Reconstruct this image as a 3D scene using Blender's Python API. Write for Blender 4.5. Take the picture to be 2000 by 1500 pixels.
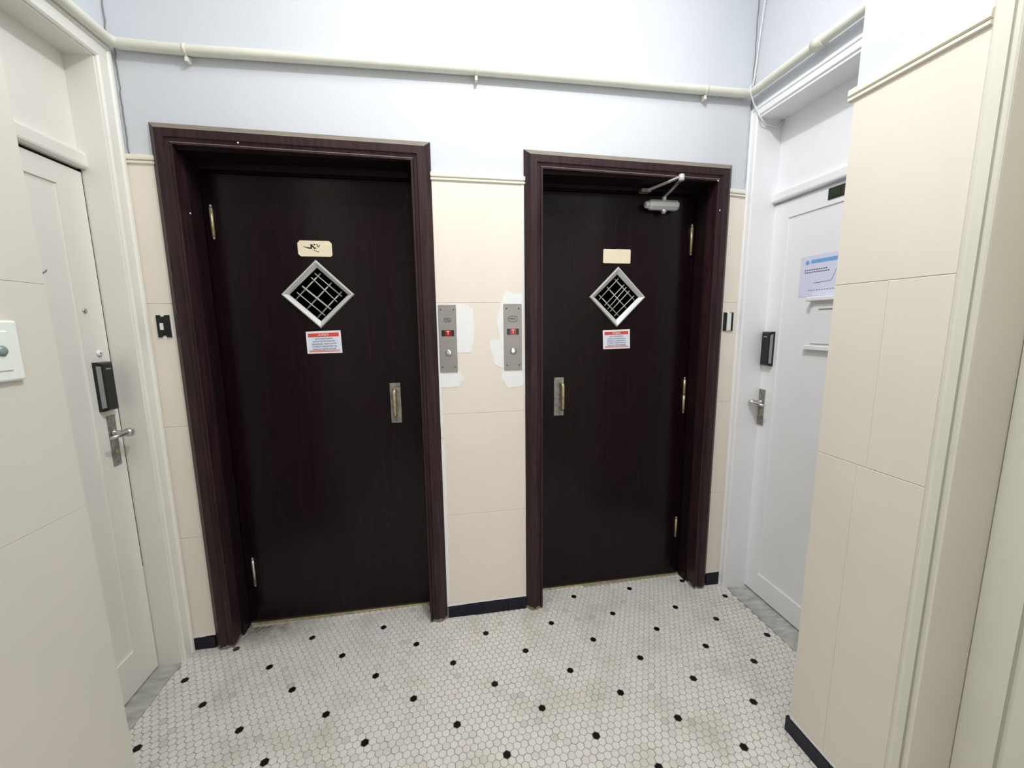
import bpy, bmesh, math, random
from mathutils import Vector, Matrix
random.seed(7)
SC = bpy.context.scene
COL = SC.collection
for o in list(bpy.data.objects):
    bpy.data.objects.remove(o)

# ---------------------------------------------------------------- camera
F, YAW, PITCH, ROLL = 787.854, .16379, -.14729, -.01074
CAM = Vector((-.0789, -1.7639, 1.3723))
cy, sy, cp, sp = math.cos(YAW), math.sin(YAW), math.cos(PITCH), math.sin(PITCH)
fv = Vector((sy * cp, cy * cp, sp)); rv = Vector((cy, -sy, 0)); uv = rv.cross(fv)
cr, sr = math.cos(ROLL), math.sin(ROLL)
R2 = rv * cr + uv * sr; U2 = -rv * sr + uv * cr
cd = bpy.data.cameras.new('camera'); cam = bpy.data.objects.new('camera', cd); COL.objects.link(cam)
cd.sensor_width = 36; cd.lens = F / 2000 * 36; cd.clip_start = .02
m = Matrix.Identity(4)
for i in range(3):
    m[i][0] = R2[i]; m[i][1] = U2[i]; m[i][2] = -fv[i]; m[i][3] = CAM[i]
cam.matrix_world = m
SC.camera = cam

# ---------------------------------------------------------------- world, lamp, added fills, exposure
w = bpy.data.worlds.new('world'); SC.world = w; w.use_nodes = True
w.node_tree.nodes['Background'].inputs[0].default_value = (.9, .95, 1, 1)
w.node_tree.nodes['Background'].inputs[1].default_value = .3
def area_light(name, loc, size, power, color, aim=(0, 0, -1), sy_=None):
    l = bpy.data.lights.new(name, 'AREA'); l.shape = 'RECTANGLE' if sy_ else 'DISK'; l.size = size
    if sy_: l.size_y = sy_
    l.energy = power; l.color = color
    o = bpy.data.objects.new(name, l); COL.objects.link(o); o.location = loc
    o.rotation_euler = Vector(aim).to_track_quat('-Z', 'Y').to_euler()
    return o
area_light('lobby_lamp', (.26, -1.08, 3.12), .12, 19, (.955, .98, 1))
area_light('lobby_ceiling_fill', (.1, -.85, 3.15), 2.0, 15, (1, .985, .965), sy_=.7)  # added broad fill under the ceiling, no fixture there
area_light('corridor_front_fill', (.74, -4.1, 1.6), .55, 10, (1, .985, .96), aim=(0, 1, 0), sy_=2.0)  # added frontal fill behind the camera to even out the back wall
area_light('corridor_top_fill', (.1, -1.6, 3.1), .5, 5, (1, .95, .88))  # added weak fill above the camera, no fixture there
SC.view_settings.view_transform = 'Standard'
SC.view_settings.look = 'None'
SC.view_settings.gamma = 1
SC.view_settings.use_curve_mapping = False
SC.view_settings.exposure = 0.30

# ---------------------------------------------------------------- materials
def mat(name, col, rough=.6, metal=0, spec=.5, var=0, vscale=6, bump=0, bscale=200, stretch=None, emis=None):
    M = bpy.data.materials.new(name); M.use_nodes = True
    nt = M.node_tree; N = nt.nodes; L = nt.links; b = N['Principled BSDF']
    b.inputs['Base Color'].default_value = (*col, 1); b.inputs['Roughness'].default_value = rough
    b.inputs['Metallic'].default_value = metal; b.inputs['Specular IOR Level'].default_value = spec
    if emis:
        b.inputs['Emission Color'].default_value = (*emis[0], 1); b.inputs['Emission Strength'].default_value = emis[1]
    if var or bump:
        g = N.new('ShaderNodeNewGeometry'); mp = N.new('ShaderNodeMapping')
        L.new(g.outputs['Position'], mp.inputs[0])
        if stretch: mp.inputs['Scale'].default_value = stretch
    if var:
        n = N.new('ShaderNodeTexNoise'); n.inputs['Scale'].default_value = vscale; n.inputs['Detail'].default_value = 5
        L.new(mp.outputs[0], n.inputs['Vector'])
        r = N.new('ShaderNodeValToRGB'); L.new(n.outputs['Fac'], r.inputs[0])
        r.color_ramp.elements[0].position = .3; r.color_ramp.elements[1].position = .7
        r.color_ramp.elements[0].color = (*[c * (1 - var) for c in col], 1)
        r.color_ramp.elements[1].color = (*[min(1, c * (1 + var)) for c in col], 1)
        L.new(r.outputs[0], b.inputs['Base Color'])
    if bump:
        n2 = N.new('ShaderNodeTexNoise'); n2.inputs['Scale'].default_value = bscale; n2.inputs['Detail'].default_value = 3
        L.new(mp.outputs[0], n2.inputs['Vector'])
        bp_ = N.new('ShaderNodeBump'); bp_.inputs['Strength'].default_value = bump; bp_.inputs['Distance'].default_value = .002
        L.new(n2.outputs['Fac'], bp_.inputs['Height']); L.new(bp_.outputs[0], b.inputs['Normal'])
    return M

def tile_mat(name, col, rough, k):
    """glazed tile whose shade follows a per-face colour attribute, with dirt towards the lift jambs"""
    M = mat(name, col, rough); nt = M.node_tree; N = nt.nodes; L = nt.links; b = N['Principled BSDF']
    a = N.new('ShaderNodeAttribute'); a.attribute_name = 'tone'
    mx = N.new('ShaderNodeMix'); mx.data_type = 'RGBA'; mx.blend_type = 'MULTIPLY'; mx.inputs[0].default_value = 1
    mx.inputs[6].default_value = (*col, 1); L.new(a.outputs['Color'], mx.inputs[7])
    g = N.new('ShaderNodeNewGeometry'); n = N.new('ShaderNodeTexNoise'); n.inputs['Scale'].default_value = 5
    L.new(g.outputs['Position'], n.inputs['Vector'])
    m2 = N.new('ShaderNodeMix'); m2.data_type = 'RGBA'; m2.blend_type = 'MULTIPLY'
    mr = N.new('ShaderNodeMapRange'); mr.inputs[1].default_value = .5; mr.inputs[2].default_value = .75; mr.inputs[4].default_value = k
    L.new(n.outputs['Fac'], mr.inputs[0]); L.new(mr.outputs[0], m2.inputs[0])
    L.new(mx.outputs[2], m2.inputs[6]); m2.inputs[7].default_value = (.80, .79, .72, 1)
    # trodden-in dirt beside the left lift jamb
    sp_ = N.new('ShaderNodeSeparateXYZ'); L.new(g.outputs['Position'], sp_.inputs[0])
    ry = N.new('ShaderNodeMapRange'); ry.inputs[1].default_value = -.07; ry.inputs[2].default_value = .09; L.new(sp_.outputs['Y'], ry.inputs[0])
    rx = N.new('ShaderNodeMapRange'); rx.inputs[1].default_value = -.60; rx.inputs[2].default_value = -.96; L.new(sp_.outputs['X'], rx.inputs[0])
    n3 = N.new('ShaderNodeTexNoise'); n3.inputs['Scale'].default_value = 22; n3.inputs['Detail'].default_value = 5; L.new(g.outputs['Position'], n3.inputs['Vector'])
    p1 = N.new('ShaderNodeMath'); p1.operation = 'MULTIPLY'; L.new(ry.outputs[0], p1.inputs[0]); L.new(rx.outputs[0], p1.inputs[1])
    p2 = N.new('ShaderNodeMath'); p2.operation = 'MULTIPLY'; L.new(p1.outputs[0], p2.inputs[0]); L.new(n3.outputs['Fac'], p2.inputs[1])
    p3 = N.new('ShaderNodeMath'); p3.operation = 'MULTIPLY'; p3.use_clamp = True; L.new(p2.outputs[0], p3.inputs[0]); p3.inputs[1].default_value = 2.1
    m3 = N.new('ShaderNodeMix'); m3.data_type = 'RGBA'; L.new(p3.outputs[0], m3.inputs[0]); L.new(m2.outputs[2], m3.inputs[6]); m3.inputs[7].default_value = (.17, .15, .13, 1)
    L.new(m3.outputs[2], b.inputs['Base Color'])
    return M

def wood_mat(name, col, light, rough, wear_h=0, spec=.5):
    M = mat(name, col, rough, spec=spec); nt = M.node_tree; N = nt.nodes; L = nt.links; b = N['Principled BSDF']
    g = N.new('ShaderNodeNewGeometry'); mp = N.new('ShaderNodeMapping'); mp.inputs['Scale'].default_value = (14, 14, 1.1)
    L.new(g.outputs['Position'], mp.inputs[0])
    n = N.new('ShaderNodeTexNoise'); n.inputs['Scale'].default_value = 5; n.inputs['Detail'].default_value = 6
    L.new(mp.outputs[0], n.inputs['Vector'])
    r = N.new('ShaderNodeValToRGB'); r.color_ramp.elements[0].position = .35; r.color_ramp.elements[1].position = .72
    r.color_ramp.elements[0].color = (*col, 1); r.color_ramp.elements[1].color = (*light, 1)
    L.new(n.outputs['Fac'], r.inputs[0])
    out = r.outputs[0]
    if wear_h:
        s = N.new('ShaderNodeSeparateXYZ'); L.new(g.outputs['Position'], s.inputs[0])
        n2 = N.new('ShaderNodeTexNoise'); n2.inputs['Scale'].default_value = 60; n2.inputs['Detail'].default_value = 4
        L.new(g.outputs['Position'], n2.inputs['Vector'])
        ad = N.new('ShaderNodeMath'); ad.operation = 'MULTIPLY_ADD'; L.new(n2.outputs['Fac'], ad.inputs[0])
        ad.inputs[1].default_value = wear_h * 2.2; ad.inputs[2].default_value = -wear_h * .55
        gt = N.new('ShaderNodeMath'); gt.operation = 'LESS_THAN'; L.new(s.outputs['Z'], gt.inputs[0]); L.new(ad.outputs[0], gt.inputs[1])
        mx = N.new('ShaderNodeMix'); mx.data_type = 'RGBA'; L.new(gt.outputs[0], mx.inputs[0]); L.new(out, mx.inputs[6])
        mx.inputs[7].default_value = (.24, .21, .15, 1); out = mx.outputs[2]
    L.new(out, b.inputs['Base Color'])
    bp_ = N.new('ShaderNodeBump'); bp_.inputs['Strength'].default_value = .12; bp_.inputs['Distance'].default_value = .001
    L.new(n.outputs['Fac'], bp_.inputs['Height']); L.new(bp_.outputs[0], b.inputs['Normal'])
    return M

PLASTER = mat('white_plaster', (.645, .675, .72), .75, var=.02, vscale=3, bump=.25, bscale=90)
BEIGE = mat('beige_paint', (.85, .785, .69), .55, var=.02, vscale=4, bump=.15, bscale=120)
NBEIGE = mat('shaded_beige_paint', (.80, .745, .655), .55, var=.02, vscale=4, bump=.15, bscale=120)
CREAM = mat('cream_gloss_paint', (.83, .815, .75), .42, var=.02, vscale=5, bump=.08, bscale=60)
WHITEP = mat('white_gloss_paint', (.89, .895, .92), .4, var=.015, vscale=5, bump=.08, bscale=60)
NEARCR = mat('ivory_paint', (.72, .705, .62), .5, var=.02, vscale=5, bump=.1, bscale=60)
PIPEM = mat('pipe_paint', (.73, .73, .64), .5, var=.04, vscale=20, bump=.2, bscale=60)
PATCH = mat('bare_white_filler', (.88, .89, .90), .85, var=.02, vscale=30, bump=.3, bscale=150)
RAILM = mat('rail_paint', (.80, .77, .66), .5, var=.02, vscale=10)
DOORW = wood_mat('dark_mahogany', (.0060, .0018, .0032), (.012, .0042, .0070), .22, spec=.24)
CASEW = wood_mat('mahogany_casing', (.020, .0085, .011), (.048, .021, .025), .42, .022, spec=.3)
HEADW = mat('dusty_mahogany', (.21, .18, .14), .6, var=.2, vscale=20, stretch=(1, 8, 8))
NLEFT = mat('shaded_cream_paint', (.66, .63, .56), .55, var=.02, vscale=4, bump=.12, bscale=100)  # the door's cream, darkened to put the weaker light into the colour
JAMBW = wood_mat('dark_jamb_wood', (.008, .0035, .0045), (.016, .007, .009), .5, spec=.18)
DARK = mat('shaft_black', (.004, .004, .004), .9)
NAVY = mat('navy_ceramic', (.006, .005, .016), .3, spec=.3, var=.2, vscale=40)
GROUT = mat('grey_grout', (.37, .34, .30), .9, var=.25, vscale=50)
TILE = tile_mat('ivory_mosaic', (.73, .705, .67), .38, .9)
BTILE = tile_mat('black_mosaic', (.004, .004, .004), .5, .2); BTILE.node_tree.nodes['Principled BSDF'].inputs['Specular IOR Level'].default_value = .2
MARBLE = mat('grey_marble', (.42, .42, .39), .4, var=.25, vscale=14, stretch=(1, 3, 1))
STEEL = mat('brushed_steel', (.36, .345, .33), .42, .8, var=.06, vscale=9, stretch=(1, 1, 30))
SATIN = mat('satin_nickel', (.60, .59, .57), .3, .9)
CHROME = mat('bright_chrome', (.8, .8, .82), .15, 1)
BRASS = mat('aged_brass', (.50, .43, .24), .4, .65, var=.25, vscale=60)
OLDM = mat('dull_plate_metal', (.30, .29, .26), .42, .6, var=.35, vscale=50)
ENGR = mat('engraved_dark_metal', (.10, .095, .08), .5, .3)
ALU = mat('silver_paint', (.66, .67, .66), .42, .25)
GLAV = mat('pale_bar_paint', (.50, .50, .43), .5)
PLATE = mat('ivory_plastic', (.86, .76, .56), .45, var=.03, vscale=40)
INK = mat('black_ink', (.012, .014, .012), .6)
BLACKP = mat('black_plastic', (.006, .006, .006), .28)
BLACKM = mat('black_bakelite', (.004, .004, .005), .6)
GREYP = mat('grey_plastic_edge', (.28, .29, .29), .4)
WPLAST = mat('white_plastic', (.80, .84, .78), .35)
WSHEET = mat('white_sticker', (.86, .86, .88), .5)
BSHEET = mat('pale_blue_sticker', (.74, .80, .92), .5)
REDS = mat('red_print', (.70, .075, .06), .5)
TXTB = mat('grey_print', (.12, .13, .20), .6)
LAV = mat('lavender_paper', (.72, .73, .90), .6)
BLUE = mat('blue_print', (.18, .42, .78), .6)
GLOWR = mat('red_lit_figure', (.5, .05, .04), .5, emis=((1, .35, .30), 1.3))
DIMR = mat('red_lit_glass', (.10, .004, .004), .2, emis=((.6, .01, .01), .25))
GREENK = mat('dark_green_number', (.03, .045, .025), .3)
CRACK = mat('dark_crack', (.24, .24, .23), .9)
WCABLE = mat('white_cable_sheath', (.80, .80, .80), .45)
GRYC = mat('grey_lens', (.22, .30, .28), .15)

# ---------------------------------------------------------------- mesh helpers
class MB:
    def __init__(s): s.bm = bmesh.new()
    def box(s, x0, x1, y0, y1, z0, z1, bev=0, seg=1):
        a = [s.bm.verts.new((x, y, z)) for x in (x0, x1) for y in (y0, y1) for z in (z0, z1)]
        fs = [(0, 1, 3, 2), (4, 6, 7, 5), (0, 4, 5, 1), (2, 3, 7, 6), (0, 2, 6, 4), (1, 5, 7, 3)]
        F_ = [s.bm.faces.new([a[i] for i in f]) for f in fs]
        if bev:
            es = list({e for f in F_ for e in f.edges})
            bmesh.ops.bevel(s.bm, geom=es, offset=bev, segments=seg, profile=.5, affect='EDGES')
        return s
    def prism(s, pts, vec, bev=0):
        """pts: ring of 3D points; extruded along vec"""
        v = Vector(vec); a = [s.bm.verts.new(p) for p in pts]; b = [s.bm.verts.new(Vector(p) + v) for p in pts]
        n = len(a); s.bm.faces.new(a); s.bm.faces.new(b[::-1])
        for i in range(n): s.bm.faces.new((a[i], b[i], b[(i + 1) % n], a[(i + 1) % n]))
        return s
    def tube(s, pts, r, n=10, cap=True):
        pts = [Vector(p) for p in pts]; rr = r if isinstance(r, (list, tuple)) else [r] * len(pts)
        rings = []; up = None
        for i, p in enumerate(pts):
            t = (pts[min(i + 1, len(pts) - 1)] - pts[max(i - 1, 0)]).normalized()
            if up is None:
                up = Vector((0, 0, 1)) if abs(t.z) < .9 else Vector((1, 0, 0))
            a = t.cross(up).normalized(); b = a.cross(t).normalized(); up = b
            rings.append([s.bm.verts.new(p + (a * math.cos(k * 2 * math.pi / n) + b * math.sin(k * 2 * math.pi / n)) * rr[i]) for k in range(n)])
        for i in range(len(rings) - 1):
            for k in range(n):
                f = s.bm.faces.new((rings[i][k], rings[i][(k + 1) % n], rings[i + 1][(k + 1) % n], rings[i + 1][k])); f.smooth = True
        if cap: s.bm.faces.new(rings[0][::-1]); s.bm.faces.new(rings[-1])
        return s
    def lathe(s, c, axis, prof, n=20):
        """prof: list of (radius, distance along axis) from centre c"""
        axis = Vector(axis).normalized(); u = axis.orthogonal().normalized(); v = axis.cross(u); c = Vector(c)
        rings = [[s.bm.verts.new(c + axis * h + (u * math.cos(k * 2 * math.pi / n) + v * math.sin(k * 2 * math.pi / n)) * max(r, 1e-5)) for k in range(n)] for r, h in prof]
        for i in range(len(rings) - 1):
            for k in range(n):
                f = s.bm.faces.new((rings[i][k], rings[i][(k + 1) % n], rings[i + 1][(k + 1) % n], rings[i + 1][k])); f.smooth = True
        s.bm.faces.new(rings[0][::-1]); s.bm.faces.new(rings[-1])
        return s
    def quad(s, *p):
        s.bm.faces.new([s.bm.verts.new(q) for q in p]); return s
    def build(s, name, material, parent=None, flip=True):
        if flip: bmesh.ops.recalc_face_normals(s.bm, faces=s.bm.faces)
        me = bpy.data.meshes.new(name); s.bm.to_mesh(me); s.bm.free(); me.materials.append(material)
        o = bpy.data.objects.new(name, me); COL.objects.link(o)
        if parent: o.parent = parent
        return o

def tag(o, label=None, cat=None, kind=None, group=None):
    if label: o['label'] = label
    if cat: o['category'] = cat
    if kind: o['kind'] = kind
    if group: o['group'] = group
    return o
def empty(name, loc=(0, 0, 0), **k):
    o = bpy.data.objects.new(name, None); COL.objects.link(o); o.location = (0, 0, 0); o.empty_display_size = .05
    o['_b'] = 1; del o['_b']
    tag(o, **k); return o
def base(o, loc):
    """put an Empty's origin at the thing's base without moving its parts"""
    bpy.context.view_layer.update()
    loc = Vector(loc); o.location = loc
    for c in o.children: c.location = c.location - loc
def box(name, material, parent, *a, **k): return MB().box(*a, **k).build(name, material, parent)

def text(name, body, size, origin, right, up, material, parent, out, align='CENTER', extr=.0004, sx=1.0):
    """lettering as thin solid glyphs laid on a surface; right/up span the surface, out is its normal"""
    cu = bpy.data.curves.new(name, 'FONT'); cu.body = body; cu.size = size; cu.align_x = align; cu.align_y = 'CENTER'
    cu.extrude = extr; cu.resolution_u = 3
    t = bpy.data.objects.new(name, cu); COL.objects.link(t)
    me = bpy.data.meshes.new_from_object(t); bpy.data.objects.remove(t)
    r, u, n = Vector(right).normalized() * sx, Vector(up).normalized(), Vector(out).normalized()
    for v in me.vertices:
        c = v.co.copy(); v.co = Vector(origin) + r * c.x + u * c.y + n * c.z
    me.materials.clear(); me.materials.append(material)
    o = bpy.data.objects.new(name, me); COL.objects.link(o); o.parent = parent
    return o

def casing(parts, s0, s1, h0, h1, prof, mp, material, parent, z0=0, headmat=None):
    """mitred three-sided casing. prof: (offset inwards, height above wall); mp(s, z, out) -> xyz"""
    sg = 1 if s1 > s0 else -1
    def P(k, w, o):
        return mp(*[((s0 + sg * w), z0, o), ((s0 + sg * w), h0 - w, o), ((s1 - sg * w), h1 - w, o), ((s1 - sg * w), z0, o)][k])
    for i, nm in enumerate(parts):
        b = bmesh.new()
        A = [b.verts.new(P(i, w_, o_)) for w_, o_ in prof]; B = [b.verts.new(P(i + 1, w_, o_)) for w_, o_ in prof]
        n = len(A)
        for k in range(n): b.faces.new((A[k], A[(k + 1) % n], B[(k + 1) % n], B[k]))
        b.faces.new(A[::-1]); b.faces.new(B)
        q = MB(); q.bm.free(); q.bm = b
        o = q.build(nm, material, parent)
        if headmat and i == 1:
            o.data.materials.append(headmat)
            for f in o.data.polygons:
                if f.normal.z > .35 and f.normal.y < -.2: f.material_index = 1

# ---------------------------------------------------------------- key dimensions (metres)
XL, XR = -1.1975, 1.318           # left / right lobby walls
XPL, XPR = -.878, 1.027           # nearer, narrower wall faces
YP = -.768; YPR = -.755           # where they begin
ZC = 3.2                          # ceiling
ZR = 1.975                        # picture rail
DY = .117                         # lift door face

# ---------------------------------------------------------------- structure
wb = empty('wall_back', kind='structure', label='back wall with white plaster above and beige blocks between the two lift doors', cat='wall')
m_ = MB()
T = .2
zones = [(-1.5, -1.085), (-.115, .28), (1.22, 1.6)]
for a, b in zones: m_.box(a, b, 0, T, 0, ZC)
m_.box(-1.085, -.115, 0, T, 2.085, ZC); m_.box(.28, 1.22, 0, T, 2.06, ZC)
m_.build('plaster', PLASTER, wb)
ROWS = [(.058, .5105), (.5105, .983), (.983, 1.4635), (1.4635, 1.962)]
def block(parent, mp, s0, s1, z0, z1, th=.005, g=.0004, e=.0012, material=None, gv=None):
    """one beige wall block with eased edges standing proud of the wall"""
    r = []
    for d, o_ in ((0, 0), (0, th - .0012), (e, th)):
        h = (g + d) if gv is None else gv + d * .3
        r.append([(s0 + h, z0 + g + d, o_), (s1 - h, z0 + g + d, o_), (s1 - h, z1 - g - d, o_), (s0 + h, z1 - g - d, o_)])
    b = bmesh.new(); V = [[b.verts.new(mp(*p)) for p in ring] for ring in r]
    for i in range(2):
        for k in range(4): b.faces.new((V[i][k], V[i][(k + 1) % 4], V[i + 1][(k + 1) % 4], V[i + 1][k]))
    b.faces.new(V[2]); b.faces.new(V[0][::-1])
    q = MB(); q.bm.free(); q.bm = b; return q.build('wall_block', material or BEIGE, parent)
back = lambda s, z, o: (s, -o, z)
for a, b, tilt in ((-1.1975, -1.085, .004), (-.115, .28, 0), (1.22, 1.318, -.004)):
    for z0, z1 in ROWS: block(wb, back, a, b, z0, z1)
# unpainted filler round the call panels and along the frames
def patch(name, pts, parent, mp, lift=.0052, th=.0008, material=None):
    ring = [mp(s, z, lift) for s, z in pts]; n = Vector(mp(0, 0, 1)) - Vector(mp(0, 0, 0))
    return MB().prism(ring, n * th).build(name, material or PATCH, parent)
def blob(pts, jit=.004, sub=4):
    out = []
    for i in range(len(pts)):
        a, b = pts[i], pts[(i + 1) % len(pts)]
        for k in range(sub):
            t = k / sub; out.append((a[0] + (b[0] - a[0]) * t + random.uniform(-jit, jit), a[1] + (b[1] - a[1]) * t + random.uniform(-jit, jit)))
    return out
patch('filler_patch', blob([(-.10, 1.46), (.01, 1.458), (.045, 1.44), (.047, 1.30), (.035, 1.255), (-.03, 1.25), (-.10, 1.25)]), wb, back)
patch('filler_patch', blob([(-.10, 1.175), (-.02, 1.175), (.0, 1.14), (-.02, 1.105), (-.10, 1.10)]), wb, back)
patch('filler_patch', blob([(.262, 1.50), (.19, 1.515), (.165, 1.46), (.15, 1.40), (.163, 1.31), (.115, 1.30), (.13, 1.21), (.165, 1.18), (.262, 1.17)]), wb, back)
patch('filler_patch', blob([(.262, 1.175), (.17, 1.175), (.165, 1.12), (.20, 1.09), (.262, 1.095)]), wb, back)
patch('filler_strip', blob([(.262, 1.955), (.273, 1.955), (.273, 1.05), (.266, 1.05), (.2655, 1.5)], .0012, 9), wb, back, .0058)
patch('filler_strip', blob([(-.111, .87), (-.094, .865), (-.092, .60), (-.096, .10), (-.111, .06)], .0012, 8), wb, back, .0058)
patch('filler_strip', blob([(-.108, 1.46), (-.099, 1.46), (-.098, .88), (-.108, .88)], .0008, 8), wb, back, .0058)
for a, b, z, in ((-.108, .272, .0575), (-1.19, -1.1, .054), (1.232, 1.31, .0665)):
    patch('filler_strip', blob([(a, z), (b, z + .004), (b, z + .012), (a, z + .008)], .0015, 8), wb, back, .0058)
# hairline cracks down the two corners
def crack(parent, x, zs, j=.0025):
    pts = []
    for i in range(30):
        z = zs[0] + (zs[1] - zs[0]) * i / 29
        pts.append((x + random.uniform(-j, j), -.002 + random.uniform(-.001, .001), z))
    return MB().tube(pts, .0016, 5).build('corner_crack', CRACK, parent)
crack(wb, -1.1935, (2.33, 2.99)); crack(wb, -1.1755, (1.99, 2.34), .0015); crack(wb, 1.311, (1.99, 2.99), .002)

wl = empty('wall_left', kind='structure', label='white left wall of the lobby around the cream door', cat='wall')
b = MB(); b.box(XL - .25, XL, -.078 + .0, 0, 0, ZC); b.box(XL - .25, XL, YP, -.70, 0, ZC); b.box(XL - .25, XL, -.70, -.078, 2.275, ZC)
b.build('plaster', PLASTER, wl)
wr = empty('wall_right', kind='structure', label='white right wall of the lobby around the white panelled door', cat='wall')
b = MB(); b.box(XR, XR + .25, -.046, 0, 0, ZC); b.box(XR, XR + .25, YPR, -.70, 0, ZC); b.box(XR, XR + .25, -.70, -.046, 2.262, ZC)
b.build('plaster', PLASTER, wr)

wnl = empty('wall_near_left', kind='structure', label='pale cream block wall in the near left foreground with a bell switch', cat='wall')
LEAN = .022
nl = lambda s, z, o: (XPL - LEAN * (z / 2 - .25) + o, s, z)
b = MB(); b.box(XL - .25, XPL, -4.2, YP, 0, ZC)
for v in b.bm.verts:
    if v.co.x > -1: v.co.x = XPL - LEAN * (v.co.z / 2 - .25) - .001
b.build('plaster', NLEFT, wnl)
ys = [-4.2, -3.2, -2.2, YP]
for z0, z1 in [(.058, .983), (.983, 1.4635), (1.4635, 1.962)]:
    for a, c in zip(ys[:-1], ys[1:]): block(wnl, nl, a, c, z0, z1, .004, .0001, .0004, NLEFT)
wnr = empty('wall_near_right', kind='structure', label='near right wall, white above and beige blocks below its moulding', cat='wall')
b = MB(); b.box(XPR, XR + .25, -1.076, YPR, 0, ZC); b.box(XPR, XR + .25, -1.95, -1.076, 2.36, ZC); b.box(XPR, XR + .25, -4.2, -1.95, 0, ZC)
b.build('plaster', PLASTER, wnr)
nr = lambda s, z, o: (XPR - o, s, z)
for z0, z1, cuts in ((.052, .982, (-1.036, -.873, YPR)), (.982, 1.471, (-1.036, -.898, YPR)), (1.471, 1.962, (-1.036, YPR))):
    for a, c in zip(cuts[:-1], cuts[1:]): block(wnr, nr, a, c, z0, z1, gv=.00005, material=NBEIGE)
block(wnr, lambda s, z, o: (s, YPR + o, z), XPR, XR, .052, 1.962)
patch('filler_strip', blob([(YPR - .002, .052), (YPR - .002, .066), (-.80, .062), (-1.03, .060), (-1.03, .052)], .0012, 5), wnr, nr, .0054)

wf = tag(box('wall_front', BEIGE, None, -1.5, 1.6, -4.4, -4.2, 0, ZC), 'far end wall of the corridor behind the viewer', 'wall', 'structure')
ce = tag(box('ceiling', PLASTER, None, -1.5, 1.6, -4.3, .2, ZC, ZC + .1), 'white plaster ceiling', 'ceiling', 'structure')

# ---------------------------------------------------------------- floor of hexagonal mosaic
fl = empty('floor', kind='structure', label='ivory hexagonal mosaic floor dotted with black tiles', cat='floor')
box('grout_bed', GROUT, fl, -1.5, 1.6, -4.2, .2, -.05, -.0012)
BLK = [(604.6,1245.3),(745.6,1224),(810.4,1257.6),(663.7,1280.4),(521,1302.6),(885.7,1293.6),(730.3,1319),(566.5,1346.7),(806.8,1364),(631.6,1395),(462.4,1425.6),(389.5,1378),(355.6,1330),(456,1269),(890.5,1416.9),(709,1450),(510,1491),(1116.7,1164.3),(1225,1148.4),(1328.5,1134.3),(948,1236.3),(1077,1218),(1199,1200.6),(1313,1183.5),(1417,1163.4),(1027,1271.4),(1160.8,1250),(1284.7,1229),(1401.4,1208.7),(966,1337),(1114.3,1311.3),(1253,1285),(1380.7,1261),(1059.7,1385.4),(1213.6,1353.3),(1356.4,1324.5),(989,1477.5),(1166,1439),(1327,1402),(1288,1497),(1498,1238),(1472,1288),(1474,1369),(1457,1462),(262,1462)]
PT = .0254; TH = .02751; OX, OY = .0666, -.3989
ct, st = math.cos(TH), math.sin(TH)
def world_of(i, j):                       # cell (i, j): row j runs towards the viewer
    x = (i + .5 * (j % 2)) * PT; y = -j * PT * .8660254
    return OX + x * ct - y * st, OY + x * st + y * ct
def cell_of(X, Y):
    dx, dy = X - OX, Y - OY; x = dx * ct + dy * st; y = -dx * st + dy * ct
    j = round(-y / (PT * .8660254)); return round(x / PT - .5 * (j % 2)), j
def floor_at(u, v):
    d = R2 * ((u - 1000) / F) - U2 * ((v - 750) / F) + fv; t = -CAM.z / d.z; p = CAM + d * t
    return p.x, p.y
def project(X, Y):
    q = Vector((X, Y, 0)) - CAM; z = q.dot(fv)
    if z < .05: return None
    return 1000 + F * q.dot(R2) / z, 750 - F * q.dot(U2) / z
black = {cell_of(*floor_at(u, v)) for u, v in BLK}
for gi in range(-12, 14):                 # the same pattern carried on out of view
    for gj in range(-1, 28):
        i = gi * 12 + (6 if gj % 2 else 0); j = gj * 6
        X, Y = world_of(i, j); q = project(X, Y)
        if q and -10 < q[0] < 2010 and q[1] < 1505: continue
        black.add((i, j))
RH = PT / math.sqrt(3) - .0013
def hexv(X, Y, rad, z, rot=0):
    return [(X + rad * math.cos(TH + rot + math.pi / 6 + k * math.pi / 3), Y + rad * math.sin(TH + rot + math.pi / 6 + k * math.pi / 3), z) for k in range(6)]
def tone():
    v = random.gauss(.975, .03); r = random.random()
    if r < .02: v -= .16
    t = random.uniform(-.022, .022); return (min(1, v + t), min(1, v + random.uniform(-.01, .01)), min(1, v - t), 1)
def inside(X, Y):
    if X < XL - .001 or X > 1.328: return False
    if Y > .1: return False
    if Y > -.004 and not (-1.025 < X < -.17 or .335 < X < 1.16): return False
    if Y < YP and X < XPL - .004: return False
    if Y < YPR + .01 and X > XPR + .004: return False
    return Y > -2.35
cells = []
for j in range(-24, 100):
    for i in range(-70, 70):
        X, Y = world_of(i, j)
        if inside(X, Y): cells.append((i, j, X, Y))
vis = []
for c in cells:
    q = project(c[2], c[3])
    if q and 5 < q[0] < 1995 and q[1] < 1505 and (c[0], c[1]) not in black:
        if c[2] > 1.0 or c[2] < -1.0: continue
        vis.append((-(q[1]), c))
vis.sort(key=lambda t: t[0]); single = {(c[0], c[1]) for _, c in vis[:296]}
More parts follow.
